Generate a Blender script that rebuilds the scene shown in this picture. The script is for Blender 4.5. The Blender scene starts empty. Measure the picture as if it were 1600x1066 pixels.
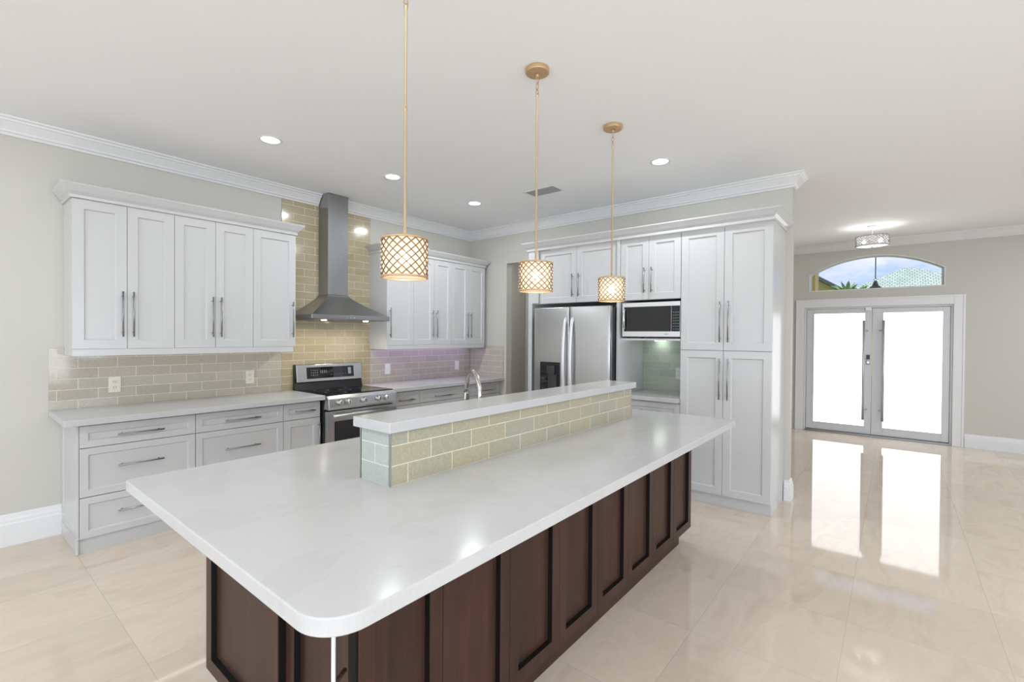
import bpy, bmesh, math, random
from mathutils import Vector, Matrix
random.seed(7)
S = bpy.context.scene
COL = S.collection
PI = math.pi
H = 2.955                      # ceiling height

# ---------------------------------------------------------------- camera
th, pt, rl = math.radians(39.1171), math.radians(-.5856), math.radians(.3855)
Fv = Vector((math.cos(th)*math.cos(pt), math.sin(th)*math.cos(pt), math.sin(pt)))
Rv = Vector((math.sin(th), -math.cos(th), 0)); Uv = Rv.cross(Fv)
R2 = Rv*math.cos(rl)+Uv*math.sin(rl); U2 = Uv*math.cos(rl)-Rv*math.sin(rl)
cam = bpy.data.cameras.new('camera'); co = bpy.data.objects.new('camera', cam); COL.objects.link(co)
cam.sensor_width = 36.0; cam.lens = 736.4852/1600*36; cam.clip_start = .02; cam.clip_end = 300
M = Matrix(((R2.x, U2.x, -Fv.x, -4.9021), (R2.y, U2.y, -Fv.y, -4.7651), (R2.z, U2.z, -Fv.z, 1.4785), (0, 0, 0, 1)))
co.matrix_world = M
S.camera = co

# ---------------------------------------------------------------- view, world, daylight
S.view_settings.view_transform = 'Standard'; S.view_settings.look = 'None'
S.view_settings.gamma = 1.0; S.view_settings.use_curve_mapping = False
S.view_settings.exposure = -0.29
W = bpy.data.worlds.new('sky'); S.world = W; W.use_nodes = True
nt = W.node_tree; nt.nodes.clear()
def wn(t, **k):
    n = nt.nodes.new(t)
    for a, b in k.items(): setattr(n, a, b)
    return n
out = wn('ShaderNodeOutputWorld'); bg = wn('ShaderNodeBackground'); tc = wn('ShaderNodeTexCoord')
mp = wn('ShaderNodeMapping'); mp.inputs['Scale'].default_value = (1.0, 1.0, 2.6); mp.inputs['Location'].default_value = (.35, .1, .05)
nz = wn('ShaderNodeTexNoise'); nz.inputs['Scale'].default_value = 3.2; nz.inputs['Detail'].default_value = 6; nz.inputs['Roughness'].default_value = .55
rp = wn('ShaderNodeValToRGB'); rp.color_ramp.elements[0].position = .46; rp.color_ramp.elements[1].position = .64
sx = wn('ShaderNodeSeparateXYZ'); hz = wn('ShaderNodeValToRGB')
hz.color_ramp.elements[0].position = .0; hz.color_ramp.elements[0].color = (.40, .64, .95, 1)
hz.color_ramp.elements[1].position = .24; hz.color_ramp.elements[1].color = (.10, .34, .86, 1)
mx = wn('ShaderNodeMix', data_type='RGBA'); mx.inputs['B'].default_value = (.88, .92, 1.0, 1)
L = nt.links.new
L(tc.outputs['Generated'], mp.inputs['Vector']); L(mp.outputs[0], nz.inputs['Vector']); L(nz.outputs['Fac'], rp.inputs[0])
L(tc.outputs['Generated'], sx.inputs[0]); L(sx.outputs['Z'], hz.inputs[0]); L(hz.outputs[0], mx.inputs['A'])
L(rp.outputs[0], mx.inputs['Factor']); L(mx.outputs['Result'], bg.inputs['Color'])
bg.inputs['Strength'].default_value = 1.35
L(bg.outputs[0], out.inputs[0])

def area(name, loc, aim, sx_, sy_, power, color=(1, 1, 1), spread=180):
    l = bpy.data.lights.new(name, 'AREA'); l.shape = 'RECTANGLE'; l.size = sx_; l.size_y = sy_
    l.energy = power; l.color = color; l.spread = math.radians(spread)
    o = bpy.data.objects.new(name, l); COL.objects.link(o); o.location = loc
    o.rotation_euler = Vector(aim).to_track_quat('-Z', 'Y').to_euler()
    return o
# daylight from two unseen openings behind the camera; the side one is added fill
area('daylight_back_opening', (-10.06, -5.5, 1.3), (1, 0, .6), 9.5, 2.45, 165, (.90, .96, 1.0))
area('daylight_side_fill', (-5.9, -10.56, 1.3), (0, 1, .6), 7.4, 2.45, 300, (.90, .955, 1.0))
# sunshine on the front garden
sun = bpy.data.lights.new('sun', 'SUN'); sun.energy = 4.0; sun.angle = .01; sun.color = (1, .96, .9)
so = bpy.data.objects.new('sun', sun); COL.objects.link(so); so.rotation_euler = Vector((.52, -.35, -.78)).to_track_quat('-Z', 'Y').to_euler()
# ceiling area lights: four sit in fittings below, these unseen ones are added fill
def can_and_fill_light(x, y, p):
    l = bpy.data.lights.new('downlight_and_fill_lamp', 'AREA'); l.shape = 'DISK'; l.size = .13; l.energy = p; l.color = (.88, .95, 1)
    o = bpy.data.objects.new('downlight_and_fill_lamp', l); COL.objects.link(o); o.location = (x, y, H-.012)
for gx, gy, gp in ((-5.6, -1.1, 12), (-7.8, -1.1, 12), (-5.6, -3.4, 18), (-7.8, -3.4, 26), (-5.6, -5.8, 26), (-7.8, -5.8, 30), (-3.3, -5.8, 8), (-7.8, -8.4, 30), (-5.6, -8.4, 30), (-3.3, -8.0, 12), (-.6, -7.2, 20), (2.0, -7.2, 42)):
    can_and_fill_light(gx, gy, gp)

# ---------------------------------------------------------------- materials
def mat(name, col, rough=.5, metal=0., bump=None, spec=None, coat=0., emit=None, es=0.):
    m = bpy.data.materials.new(name); m.use_nodes = True
    b = m.node_tree.nodes['Principled BSDF']
    b.inputs['Base Color'].default_value = (*col, 1); b.inputs['Roughness'].default_value = rough
    b.inputs['Metallic'].default_value = metal
    if spec is not None: b.inputs['Specular IOR Level'].default_value = spec
    if coat: b.inputs['Coat Weight'].default_value = coat; b.inputs['Coat Roughness'].default_value = .04
    if emit: b.inputs['Emission Color'].default_value = (*emit, 1); b.inputs['Emission Strength'].default_value = es
    if bump:
        N = m.node_tree.nodes; LK = m.node_tree.links.new
        t = N.new('ShaderNodeTexCoord'); n = N.new('ShaderNodeTexNoise'); bp = N.new('ShaderNodeBump')
        n.inputs['Scale'].default_value = bump[0]; n.inputs['Detail'].default_value = 3
        bp.inputs['Strength'].default_value = bump[1]; bp.inputs['Distance'].default_value = .002
        LK(t.outputs['Object'], n.inputs['Vector']); LK(n.outputs['Fac'], bp.inputs['Height']); LK(bp.outputs[0], b.inputs['Normal'])
    return m
class NT:
    """short-hand for adding nodes to a material"""
    def __init__(s, m): s.t = m.node_tree; s.b = s.t.nodes['Principled BSDF']
    def n(s, t, ins=None, **k):
        x = s.t.nodes.new(t)
        for a, b in k.items(): setattr(x, a, b)
        for a, b in (ins or {}).items():
            if hasattr(b, 'is_output'): s.t.links.new(b, x.inputs[a])
            else: x.inputs[a].default_value = b
        return x
    def l(s, a, b): s.t.links.new(a, b)
    def ramp(s, fac, stops):
        r = s.n('ShaderNodeValToRGB'); s.l(fac, r.inputs[0]); e = r.color_ramp.elements
        while len(e) < len(stops): e.new(.5)
        for i, (p, c) in enumerate(stops): e[i].position = p; e[i].color = (*c, 1)
        return r.outputs[0]

m_wall = mat('wall_paint', (.585, .565, .512), .55, bump=(160, .12))
m_ceil = mat('ceiling_paint', (.93, .935, .94), .75, bump=(120, .12))
m_trim = mat('trim_paint', (.79, .785, .78), .32)
m_cab = mat('cabinet_paint', (.585, .58, .575), .24, bump=(30, .02))
m_door = mat('door_frame_paint', (.66, .67, .69), .3)
m_black = mat('black_enamel', (.012, .012, .013), .25)
m_blackglass = mat('black_glass', (.010, .010, .011), .04)
m_shadow = mat('dark_gap', (.03, .03, .032), .6)
m_plate = mat('outlet_plastic', (.74, .71, .62), .35)
m_whiteplate = mat('white_plastic', (.82, .81, .80), .35)
m_slot = mat('dark_slot', (.05, .05, .05), .6)
m_nickel = mat('brushed_nickel', (.33, .33, .335), .34, 1.)
m_pull = mat('satin_pull_steel', (.50, .50, .51), .38, 1.)
m_chrome = mat('polished_chrome', (.70, .69, .68), .12, 1.)
m_faucet = mat('faucet_steel', (.52, .50, .48), .18, 1.)
m_gold = mat('champagne_gold', (.62, .42, .24), .42, .55)
m_rod = mat('champagne_rod', (.62, .52, .34), .4, .55)
m_goldw = mat('antique_gold_wire', (.26, .165, .075), .45, .8)
m_silver = mat('satin_silver', (.42, .42, .43), .35, .8)
m_greytext = mat('grey_print', (.28, .29, .30), .5)
m_mwhite = mat('light_steel', (.74, .74, .75), .3, .35)

def steel(name, col, axis, r0=.27, r1=.33):
    m = mat(name, col, .3, 1.); q = NT(m)
    sc = [160, 160, 160]; sc[axis] = .8
    t = q.n('ShaderNodeTexCoord'); mp = q.n('ShaderNodeMapping', {'Vector': t.outputs['Object'], 'Scale': tuple(sc)})
    n = q.n('ShaderNodeTexNoise', {'Vector': mp.outputs[0], 'Scale': 4., 'Detail': 3.})
    r = q.n('ShaderNodeMapRange', {'Value': n.outputs['Fac'], 'To Min': r0, 'To Max': r1})
    q.l(r.outputs[0], q.b.inputs['Roughness'])
    bp = q.n('ShaderNodeBump', {'Height': n.outputs['Fac'], 'Strength': .015, 'Distance': .0005}); q.l(bp.outputs[0], q.b.inputs['Normal'])
    return m
m_steel = steel('stainless_steel', (.56, .56, .565), 2)
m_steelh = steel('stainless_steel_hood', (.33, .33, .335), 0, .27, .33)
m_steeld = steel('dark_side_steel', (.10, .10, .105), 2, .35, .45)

def quartz():
    m = mat('white_quartz', (.79, .79, .79), .16, spec=.2); q = NT(m)
    t = q.n('ShaderNodeTexCoord')
    n = q.n('ShaderNodeTexNoise', {'Vector': t.outputs['Object'], 'Scale': 2.2, 'Detail': 8., 'Roughness': .65, 'Distortion': 1.4})
    v = q.ramp(n.outputs['Fac'], [(.0, (.525, .52, .515)), (.46, (.52, .515, .51)), (.485, (.54, .535, .53)), (1., (.525, .52, .515))])
    n2 = q.n('ShaderNodeTexNoise', {'Vector': t.outputs['Object'], 'Scale': 420., 'Detail': 1.})
    v2 = q.ramp(n2.outputs['Fac'], [(.30, (.90, .90, .90)), (.42, (1, 1, 1))])
    mm = q.n('ShaderNodeMix', {'Factor': 1., 'A': v, 'B': v2}, data_type='RGBA', blend_type='MULTIPLY')
    q.l(mm.outputs['Result'], q.b.inputs['Base Color']); return m
m_quartz = quartz()

def wood():
    m = mat('espresso_wood', (.05, .03, .02), .40, spec=.35); q = NT(m)
    t = q.n('ShaderNodeTexCoord'); mp = q.n('ShaderNodeMapping', {'Vector': t.outputs['Object'], 'Scale': (26., 26., 1.3)})
    n = q.n('ShaderNodeTexNoise', {'Vector': mp.outputs[0], 'Scale': 1.6, 'Detail': 6., 'Roughness': .6, 'Distortion': .6})
    mp2 = q.n('ShaderNodeMapping', {'Vector': t.outputs['Object'], 'Scale': (3., 3., .5)})
    n2 = q.n('ShaderNodeTexNoise', {'Vector': mp2.outputs[0], 'Scale': 2., 'Detail': 2.})
    c = q.ramp(n.outputs['Fac'], [(.25, (.034, .0155, .011)), (.55, (.053, .0245, .017)), (.8, (.071, .034, .024))])
    c2 = q.ramp(n2.outputs['Fac'], [(.3, (.72, .68, .68)), (.7, (1.15, 1.02, .98))])
    mm = q.n('ShaderNodeMix', {'Factor': 1., 'A': c, 'B': c2}, data_type='RGBA', blend_type='MULTIPLY')
    q.l(mm.outputs['Result'], q.b.inputs['Base Color'])
    bp = q.n('ShaderNodeBump', {'Height': n.outputs['Fac'], 'Strength': .06, 'Distance': .002}); q.l(bp.outputs[0], q.b.inputs['Normal'])
    return m
m_wood = wood()

m_glaze_shade = mat('black_glaze_and_shade', (.006, .004, .003), .6, spec=.2)  # black glaze of the grooves, with the recess shade painted in too
def floor_mat():
    m = mat('polished_marble', (.7, .6, .5), .045, spec=.5); q = NT(m)
    t = q.n('ShaderNodeTexCoord'); s = q.n('ShaderNodeSeparateXYZ', {'Vector': t.outputs['Object']})
    P = .6
    def cell(o, off):
        a = q.n('ShaderNodeMath', {0: o, 1: off}, operation='SUBTRACT'); d = q.n('ShaderNodeMath', {0: a.outputs[0], 1: P}, operation='DIVIDE')
        fl = q.n('ShaderNodeMath', {0: d.outputs[0]}, operation='FLOOR'); fr = q.n('ShaderNodeMath', {0: d.outputs[0]}, operation='FRACT')
        h = q.n('ShaderNodeMath', {0: fr.outputs[0], 1: .5}, operation='SUBTRACT'); ab = q.n('ShaderNodeMath', {0: h.outputs[0]}, operation='ABSOLUTE')
        return fl.outputs[0], ab.outputs[0]
    ix, ex = cell(s.outputs['X'], -4.3); iy, ey = cell(s.outputs['Y'], -4.585)
    e = q.n('ShaderNodeMath', {0: ex, 1: ey}, operation='MAXIMUM')
    j = q.n('ShaderNodeMapRange', {'Value': e.outputs[0], 'From Min': .4968, 'From Max': .4988})
    cid = q.n('ShaderNodeCombineXYZ', {'X': ix, 'Y': iy})
    wnz = q.n('ShaderNodeTexWhiteNoise', {'Vector': cid.outputs[0]})
    offs = q.n('ShaderNodeVectorMath', {0: wnz.outputs['Color'], 1: (9., 9., 9.)}, operation='MULTIPLY')
    vv = q.n('ShaderNodeVectorMath', {0: t.outputs['Object'], 1: offs.outputs[0]}, operation='ADD')
    mp = q.n('ShaderNodeMapping', {'Vector': vv.outputs[0], 'Rotation': (0, 0, .5), 'Scale': (1., 2.6, 1.)})
    n = q.n('ShaderNodeTexNoise', {'Vector': mp.outputs[0], 'Scale': 1.7, 'Detail': 9., 'Roughness': .62, 'Distortion': 1.1})
    c = q.ramp(n.outputs['Fac'], [(.22, (.56, .455, .36)), (.42, (.655, .545, .44)), (.50, (.69, .58, .475)), (.62, (.65, .54, .44)), (.85, (.71, .61, .515))])
    tint = q.n('ShaderNodeMapRange', {'Value': wnz.outputs['Value'], 'To Min': .95, 'To Max': 1.04})
    c1 = q.n('ShaderNodeVectorMath', {0: c, 'Scale': tint.outputs[0]}, operation='SCALE')
    mm = q.n('ShaderNodeMix', {'Factor': j.outputs[0], 'A': c1.outputs[0], 'B': (.50, .425, .345, 1)}, data_type='RGBA')
    q.l(mm.outputs['Result'], q.b.inputs['Base Color'])
    return m
m_floor = floor_mat()

def tile_mat(name, axis, u0, z0, row, colA, colB, grout=(.72, .69, .58), w=.2325, rough=.07):
    """running-bond glass tile, laid out from the wall's own metres"""
    m = mat(name, colA, rough, coat=.25); q = NT(m)
    t = q.n('ShaderNodeTexCoord'); s = q.n('ShaderNodeSeparateXYZ', {'Vector': t.outputs['Object']})
    a = q.n('ShaderNodeMath', {0: s.outputs[axis], 1: u0 - 40*w}, operation='SUBTRACT'); b = q.n('ShaderNodeMath', {0: s.outputs['Z'], 1: z0 - 20*row}, operation='SUBTRACT')
    v = q.n('ShaderNodeCombineXYZ', {'X': a.outputs[0], 'Y': b.outputs[0]})
    br = q.n('ShaderNodeTexBrick', {'Vector': v.outputs[0], 'Color1': (*colA, 1), 'Color2': (*colB, 1), 'Mortar': (*grout, 1), 'Scale': 1., 'Mortar Size': .0021, 'Mortar Smooth': .1, 'Bias': 0., 'Brick Width': w, 'Row Height': row})
    br.offset = .5; br.offset_frequency = 2
    n = q.n('ShaderNodeTexNoise', {'Vector': t.outputs['Object'], 'Scale': 130., 'Detail': 3., 'Roughness': .7})
    k = q.ramp(n.outputs['Fac'], [(.3, (.86, .86, .86)), (.7, (1.1, 1.1, 1.1))])
    mm = q.n('ShaderNodeMix', {'Factor': 1., 'A': br.outputs['Color'], 'B': k}, data_type='RGBA', blend_type='MULTIPLY')
    q.l(mm.outputs['Result'], q.b.inputs['Base Color'])
    r = q.n('ShaderNodeMapRange', {'Value': br.outputs['Fac'], 'To Min': rough, 'To Max': .6}); q.l(r.outputs[0], q.b.inputs['Roughness'])
    cw = q.n('ShaderNodeMapRange', {'Value': br.outputs['Fac'], 'To Min': .25, 'To Max': 0.}); q.l(cw.outputs[0], q.b.inputs['Coat Weight'])
    inv = q.n('ShaderNodeMath', {0: 1., 1: br.outputs['Fac']}, operation='SUBTRACT')
    bp = q.n('ShaderNodeBump', {'Height': inv.outputs[0], 'Strength': .5, 'Distance': .0015}); q.l(bp.outputs[0], q.b.inputs['Normal'])
    return m
cA, cB = (.33, .315, .235), (.40, .36, .285)
m_tileA = tile_mat('sage_glass_tile', 'X', -4.33, .9013, .0787, (.47, .43, .35), (.53, .48, .41))
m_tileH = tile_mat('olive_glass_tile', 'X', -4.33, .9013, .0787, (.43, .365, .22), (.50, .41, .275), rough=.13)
m_tileB = tile_mat('sage_glass_tile_side', 'Y', -.02, .9013, .0787, (.48, .44, .35), (.55, .49, .41))
m_tileN = tile_mat('green_glass_tile', 'Y', -2.70, .9013, .0787, (.40, .47, .38), (.55, .58, .48), (.56, .60, .52))
m_tileI = tile_mat('island_glass_tile', 'X', -3.751+.11625, .9145, .0755, (.39, .375, .285), (.45, .395, .27), (.70, .66, .50))
m_tileE = tile_mat('island_end_tile', 'Y', -3.224, .9145, .0755, (.43, .45, .41), (.47, .49, .45), (.66, .66, .60))  # bluish reflected light is put into the end tile's colour

def emis(name, col, st):
    m = bpy.data.materials.new(name); m.use_nodes = True; t = m.node_tree; t.nodes.clear()
    e = t.nodes.new('ShaderNodeEmission'); e.inputs[0].default_value = (*col, 1); e.inputs[1].default_value = st
    o = t.nodes.new('ShaderNodeOutputMaterial'); t.links.new(e.outputs[0], o.inputs[0]); return m
m_frost = mat('frosted_glass', (.9, .92, .95), .12, emit=(.97, .98, 1.0), es=2.8)  # daylight behind the panes is put in as a glow of the glass
m_can = emis('downlight_lens', (1, .97, .92), 14)
m_bulb = emis('lamp_bulb', (1, .86, .66), 42)
m_bulbw = emis('white_bulb', (1, .98, .96), 75)
m_hoodlamp = emis('hood_lamp', (1, .88, .68), 30)
m_led = emis('violet_led', (.60, .42, 1.0), 11)
m_ledpale = emis('pale_led', (1.0, .90, .86), 4.0)
m_ledwhite = emis('cool_led', (.85, 1.0, .93), 14)

def shade_mat(name, col, tr=.18):
    m = bpy.data.materials.new(name); m.use_nodes = True; t = m.node_tree; t.nodes.clear(); N = t.nodes.new
    tl = N('ShaderNodeBsdfTranslucent'); tl.inputs[0].default_value = (*col, 1)
    df = N('ShaderNodeBsdfDiffuse'); df.inputs[0].default_value = (*col, 1)
    tp = N('ShaderNodeBsdfTransparent'); a = N('ShaderNodeMixShader'); b = N('ShaderNodeMixShader'); o = N('ShaderNodeOutputMaterial')
    a.inputs[0].default_value = .38; b.inputs[0].default_value = tr
    t.links.new(tl.outputs[0], a.inputs[1]); t.links.new(df.outputs[0], a.inputs[2]); t.links.new(a.outputs[0], b.inputs[1]); t.links.new(tp.outputs[0], b.inputs[2]); t.links.new(b.outputs[0], o.inputs[0])
    return m
m_liner = shade_mat('cream_shade_liner', (.96, .90, .80))
m_linerw = shade_mat('white_shade_liner', (.42, .42, .42), .03)
def crystal():
    m = mat('crystal_bead', (.98, .95, .90), .05); b = m.node_tree.nodes['Principled BSDF']
    b.inputs['Transmission Weight'].default_value = .75; b.inputs['IOR'].default_value = 1.45; return m
m_bead = shade_mat('crystal_bead', (.98, .94, .88), .10)
def pane():
    m = bpy.data.materials.new('clear_glass'); m.use_nodes = True; t = m.node_tree; t.nodes.clear(); N = t.nodes.new
    tp = N('ShaderNodeBsdfTransparent'); gl = N('ShaderNodeBsdfGlossy'); gl.inputs['Roughness'].default_value = .02
    fr = N('ShaderNodeFresnel'); mx_ = N('ShaderNodeMixShader'); o = N('ShaderNodeOutputMaterial')
    t.links.new(fr.outputs[0], mx_.inputs[0]); t.links.new(tp.outputs[0], mx_.inputs[1]); t.links.new(gl.outputs[0], mx_.inputs[2]); t.links.new(mx_.outputs[0], o.inputs[0]); return m
m_pane = pane()
m_ochre = mat('ochre_stucco', (.70, .44, .13), .9, bump=(60, .3))
m_ochre2 = mat('golden_stucco', (.82, .56, .20), .9, bump=(60, .3))
m_cream = mat('cream_post', (.82, .68, .42), .8)
m_tan = mat('tan_post', (.55, .46, .34), .8)
m_darkroof = mat('dark_eave', (.07, .085, .07), .8)
m_iron = mat('dark_iron', (.035, .045, .06), .5, .5)
m_leaf = mat('palm_leaf', (.22, .36, .10), .6)
m_grass = mat('lawn', (.16, .26, .07), .95, bump=(40, .6))
def roof_mat():
    m = mat('green_roof_tile', (.5, .6, .5), .7); q = NT(m)
    t = q.n('ShaderNodeTexCoord'); s = q.n('ShaderNodeSeparateXYZ', {'Vector': t.outputs['Object']})
    v = q.n('ShaderNodeCombineXYZ', {'X': s.outputs['Y'], 'Y': s.outputs['Z']})
    br = q.n('ShaderNodeTexBrick', {'Vector': v.outputs[0], 'Color1': (.56, .65, .50, 1), 'Color2': (.76, .81, .67, 1), 'Mortar': (.17, .23, .17, 1), 'Scale': 1., 'Mortar Size': .012, 'Brick Width': .16, 'Row Height': .075})
    q.l(br.outputs['Color'], q.b.inputs['Base Color']); return m
m_roof = roof_mat()

# ---------------------------------------------------------------- mesh helpers
class MB:
    def __init__(s): s.v = []; s.f = []; s.smooth = []; s.alt = set()
    def add(s, vs, fs, sm=False):
        o = len(s.v); s.v += [tuple(v) for v in vs]; s.f += [tuple(i+o for i in f) for f in fs]; s.smooth += [sm]*len(fs); return s
    def box(s, x0, x1, y0, y1, z0, z1):
        x0, x1 = sorted((x0, x1)); y0, y1 = sorted((y0, y1)); z0, z1 = sorted((z0, z1))
        return s.add([(x0, y0, z0), (x1, y0, z0), (x1, y1, z0), (x0, y1, z0), (x0, y0, z1), (x1, y0, z1), (x1, y1, z1), (x0, y1, z1)],
                     [(0, 3, 2, 1), (4, 5, 6, 7), (0, 1, 5, 4), (1, 2, 6, 5), (2, 3, 7, 6), (3, 0, 4, 7)])
    def tube(s, pts, r, n=12, caps=True, ry=None, up=None):
        pts = [Vector(p) for p in pts]; k = len(pts); rr = r if isinstance(r, (list, tuple)) else [r]*k; V = []
        prev = None
        for i, p in enumerate(pts):
            d = (pts[min(i+1, k-1)]-pts[max(i-1, 0)]).normalized()
            if prev is None:
                a = Vector(up) if up else (Vector((0, 0, 1)) if abs(d.z) < .9 else Vector((1, 0, 0)))
            else: a = prev
            a = (a-d*a.dot(d)).normalized(); b = d.cross(a); prev = a
            for j in range(n):
                t = 2*PI*j/n; V.append(p+a*(math.cos(t)*rr[i])+b*(math.sin(t)*(ry if ry else rr[i])))
        F = [(i*n+j, i*n+(j+1) % n, (i+1)*n+(j+1) % n, (i+1)*n+j) for i in range(k-1) for j in range(n)]
        o = len(s.v); s.add(V, F, True)
        if caps: s.f += [tuple(o+j for j in range(n))[::-1], tuple(o+(k-1)*n+j for j in range(n))]; s.smooth += [False, False]
        return s
    def cyl(s, a, b, r, n=20): return s.tube([a, b], r, n)
    def lathe(s, prof, c=(0, 0, 0), n=32, sm=True):
        V = []
        for r, z in prof:
            for j in range(n): V.append((c[0]+r*math.cos(2*PI*j/n), c[1]+r*math.sin(2*PI*j/n), c[2]+z))
        F = [(i*n+j, i*n+(j+1) % n, (i+1)*n+(j+1) % n, (i+1)*n+j) for i in range(len(prof)-1) for j in range(n)]
        return s.add(V, F, sm)
    def prism(s, poly, fn, sm=False):
        """poly: 2-d outline; fn(p, q, side) -> 3-d point for side 0/1"""
        n = len(poly); V = [fn(p, q, 0) for p, q in poly]+[fn(p, q, 1) for p, q in poly]
        o = len(s.v); s.add(V, [(i, (i+1) % n, n+(i+1) % n, n+i) for i in range(n)], sm)
        s.f += [tuple(o+i for i in range(n))[::-1], tuple(o+n+i for i in range(n))]; s.smooth += [False, False]
        return s
    def sweep(s, path, prof, z0=0., side=1, closed=False):
        """mitred moulding: path = plan points, prof = (outward, up) points; side=+1 puts 'outward' to the right of travel"""
        k = len(path); P = [Vector((p[0], p[1])) for p in path]; V = []
        def nrm(a, b):
            d = (b-a).normalized(); return Vector((d.y, -d.x))*side
        for i in range(k):
            if i == 0: o = nrm(P[0], P[1])
            elif i == k-1: o = nrm(P[-2], P[-1])
            else:
                a, b = nrm(P[i-1], P[i]), nrm(P[i], P[i+1]); o = (a+b); o = o/(o.dot(a))
            for u, h in prof: V.append((P[i].x+o.x*u, P[i].y+o.y*u, z0+h))
        n = len(prof)
        F = [(i*n+j, i*n+(j+1) % n, (i+1)*n+(j+1) % n, (i+1)*n+j) for i in range(k-1) for j in range(n)]
        o = len(s.v); s.add(V, F)
        s.f += [tuple(o+j for j in range(n))[::-1], tuple(o+(k-1)*n+j for j in range(n))]; s.smooth += [False, False]
        return s
    def shaker(s, T, w, h, t=.02, st=.062, dp=.012, sl=.007):
        """framed door: T(u, v, d) maps across, up, outward to the room; outward 0 = the back"""
        def P(u, v, d): return T(u, v, d)
        i0, i1 = st, st+sl
        V = [P(0, 0, 0), P(w, 0, 0), P(w, h, 0), P(0, h, 0), P(0, 0, t), P(w, 0, t), P(w, h, t), P(0, h, t),
             P(i0, i0, t), P(w-i0, i0, t), P(w-i0, h-i0, t), P(i0, h-i0, t), P(i1, i1, t-dp), P(w-i1, i1, t-dp), P(w-i1, h-i1, t-dp), P(i1, h-i1, t-dp)]
        F = [(0, 3, 2, 1)]
        for a in range(4):
            b = (a+1) % 4
            F += [(a, b, 4+b, 4+a), (4+a, 4+b, 8+b, 8+a), (8+a, 8+b, 12+b, 12+a)]
        F.append((12, 13, 14, 15)); n0 = len(s.f); s.alt |= {n0+3, n0+6, n0+9}; s.alt.add(n0+12); return s.add(V, F)
    def pull(s, T, u0, v0, u1, v1, out_=.032, r=.0058):
        """bar pull between two ends on a face"""
        a, b = Vector(T(u0, v0, out_)), Vector(T(u1, v1, out_)); s.cyl(a, b, r, 12)
        for f in (.1, .9):
            u, v = u0+(u1-u0)*f, v0+(v1-v0)*f; s.cyl(Vector(T(u, v, 0)), Vector(T(u, v, out_)), r*.8, 10)
        return s
    def build(s, name, m, bev=0., segs=2, m2=None):
        me = bpy.data.meshes.new(name); me.from_pydata(s.v, [], s.f); me.update()
        bm = bmesh.new(); bm.from_mesh(me)
        for f, q in zip(bm.faces, s.smooth): f.smooth = q
        bmesh.ops.recalc_face_normals(bm, faces=bm.faces[:]); bm.to_mesh(me); bm.free()
        me.materials.append(m)
        if m2:
            me.materials.append(m2)
            for k in s.alt: me.polygons[k].material_index = 1
        o = bpy.data.objects.new(name, me); COL.objects.link(o)
        if bev:
            b = o.modifiers.new('bevel', 'BEVEL'); b.width = bev; b.segments = segs; b.limit_method = 'ANGLE'; b.angle_limit = math.radians(40)
            b.harden_normals = False
        return o
def bx(*a): return MB().box(*a)
def tag(o, label, cat=None, group=None, kind=None):
    o['label'] = label
    if cat: o['category'] = cat
    if group: o['group'] = group
    if kind: o['kind'] = kind
    return o
def thing(name, label, cat, loc=(0, 0, 0), group=None):
    o = bpy.data.objects.new(name, None); COL.objects.link(o); o.location = loc; o.empty_display_size = .1
    return tag(o, label, cat, group)
def part(name, mb, m, parent, bev=0., segs=2, local=False, label=None, m2=None):
    """mesh given in world metres (or in the thing's own frame when local) under its thing or part"""
    o = mb.build(name, m, bev, segs, m2); o.parent = parent
    if not local and parent.type == 'EMPTY': o.matrix_parent_inverse = Matrix.Translation(-Vector(parent.location))
    if label: o['label'] = label
    return o
def solo(name, mb, m, label, cat, group=None, bev=0., segs=2): return tag(mb.build(name, m, bev, segs), label, cat, group)
def struct(name, mb, m, label, cat, bev=0.): return tag(mb.build(name, m, bev), label, cat, None, 'structure')
def copy_tree(o, parent=None):
    c = o.copy(); COL.objects.link(c)
    if parent: c.parent = parent
    for ch in list(o.children): copy_tree(ch, c)
    return c
def faceY(x0, yf, z0): return lambda u, v, d: (x0+u, yf-d, z0+v)      # looks toward -Y, u runs +X
def faceX(xf, y0, z0): return lambda u, v, d: (xf-d, y0-u, z0+v)      # looks toward -X, u runs -Y

# ---------------------------------------------------------------- room shell
struct('floor', bx(-10.2, 4.25, -10.7, .2, -.08, 0), m_floor, 'polished cream marble tile floor through kitchen and foyer', 'floor')
struct('ceiling', bx(-10.2, 4.25, -10.7, .2, H, H+.1), m_ceil, 'smooth white ceiling over kitchen and foyer', 'ceiling')
struct('wall_left', bx(-10.2, 0, 0, .2, 0, H), m_wall, 'cream wall behind the range and white cabinets', 'wall')
DY0, DY1, DZ = -.68, -1.50, 2.46
struct('wall_front', bx(0, .11, DY0, 0, 0, H).box(0, .11, DY1, DY0, DZ, H).box(0, .11, -4.03, DY1, 0, H), m_wall, 'cream wall behind refrigerator and pantry, with an open doorway', 'wall')
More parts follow.
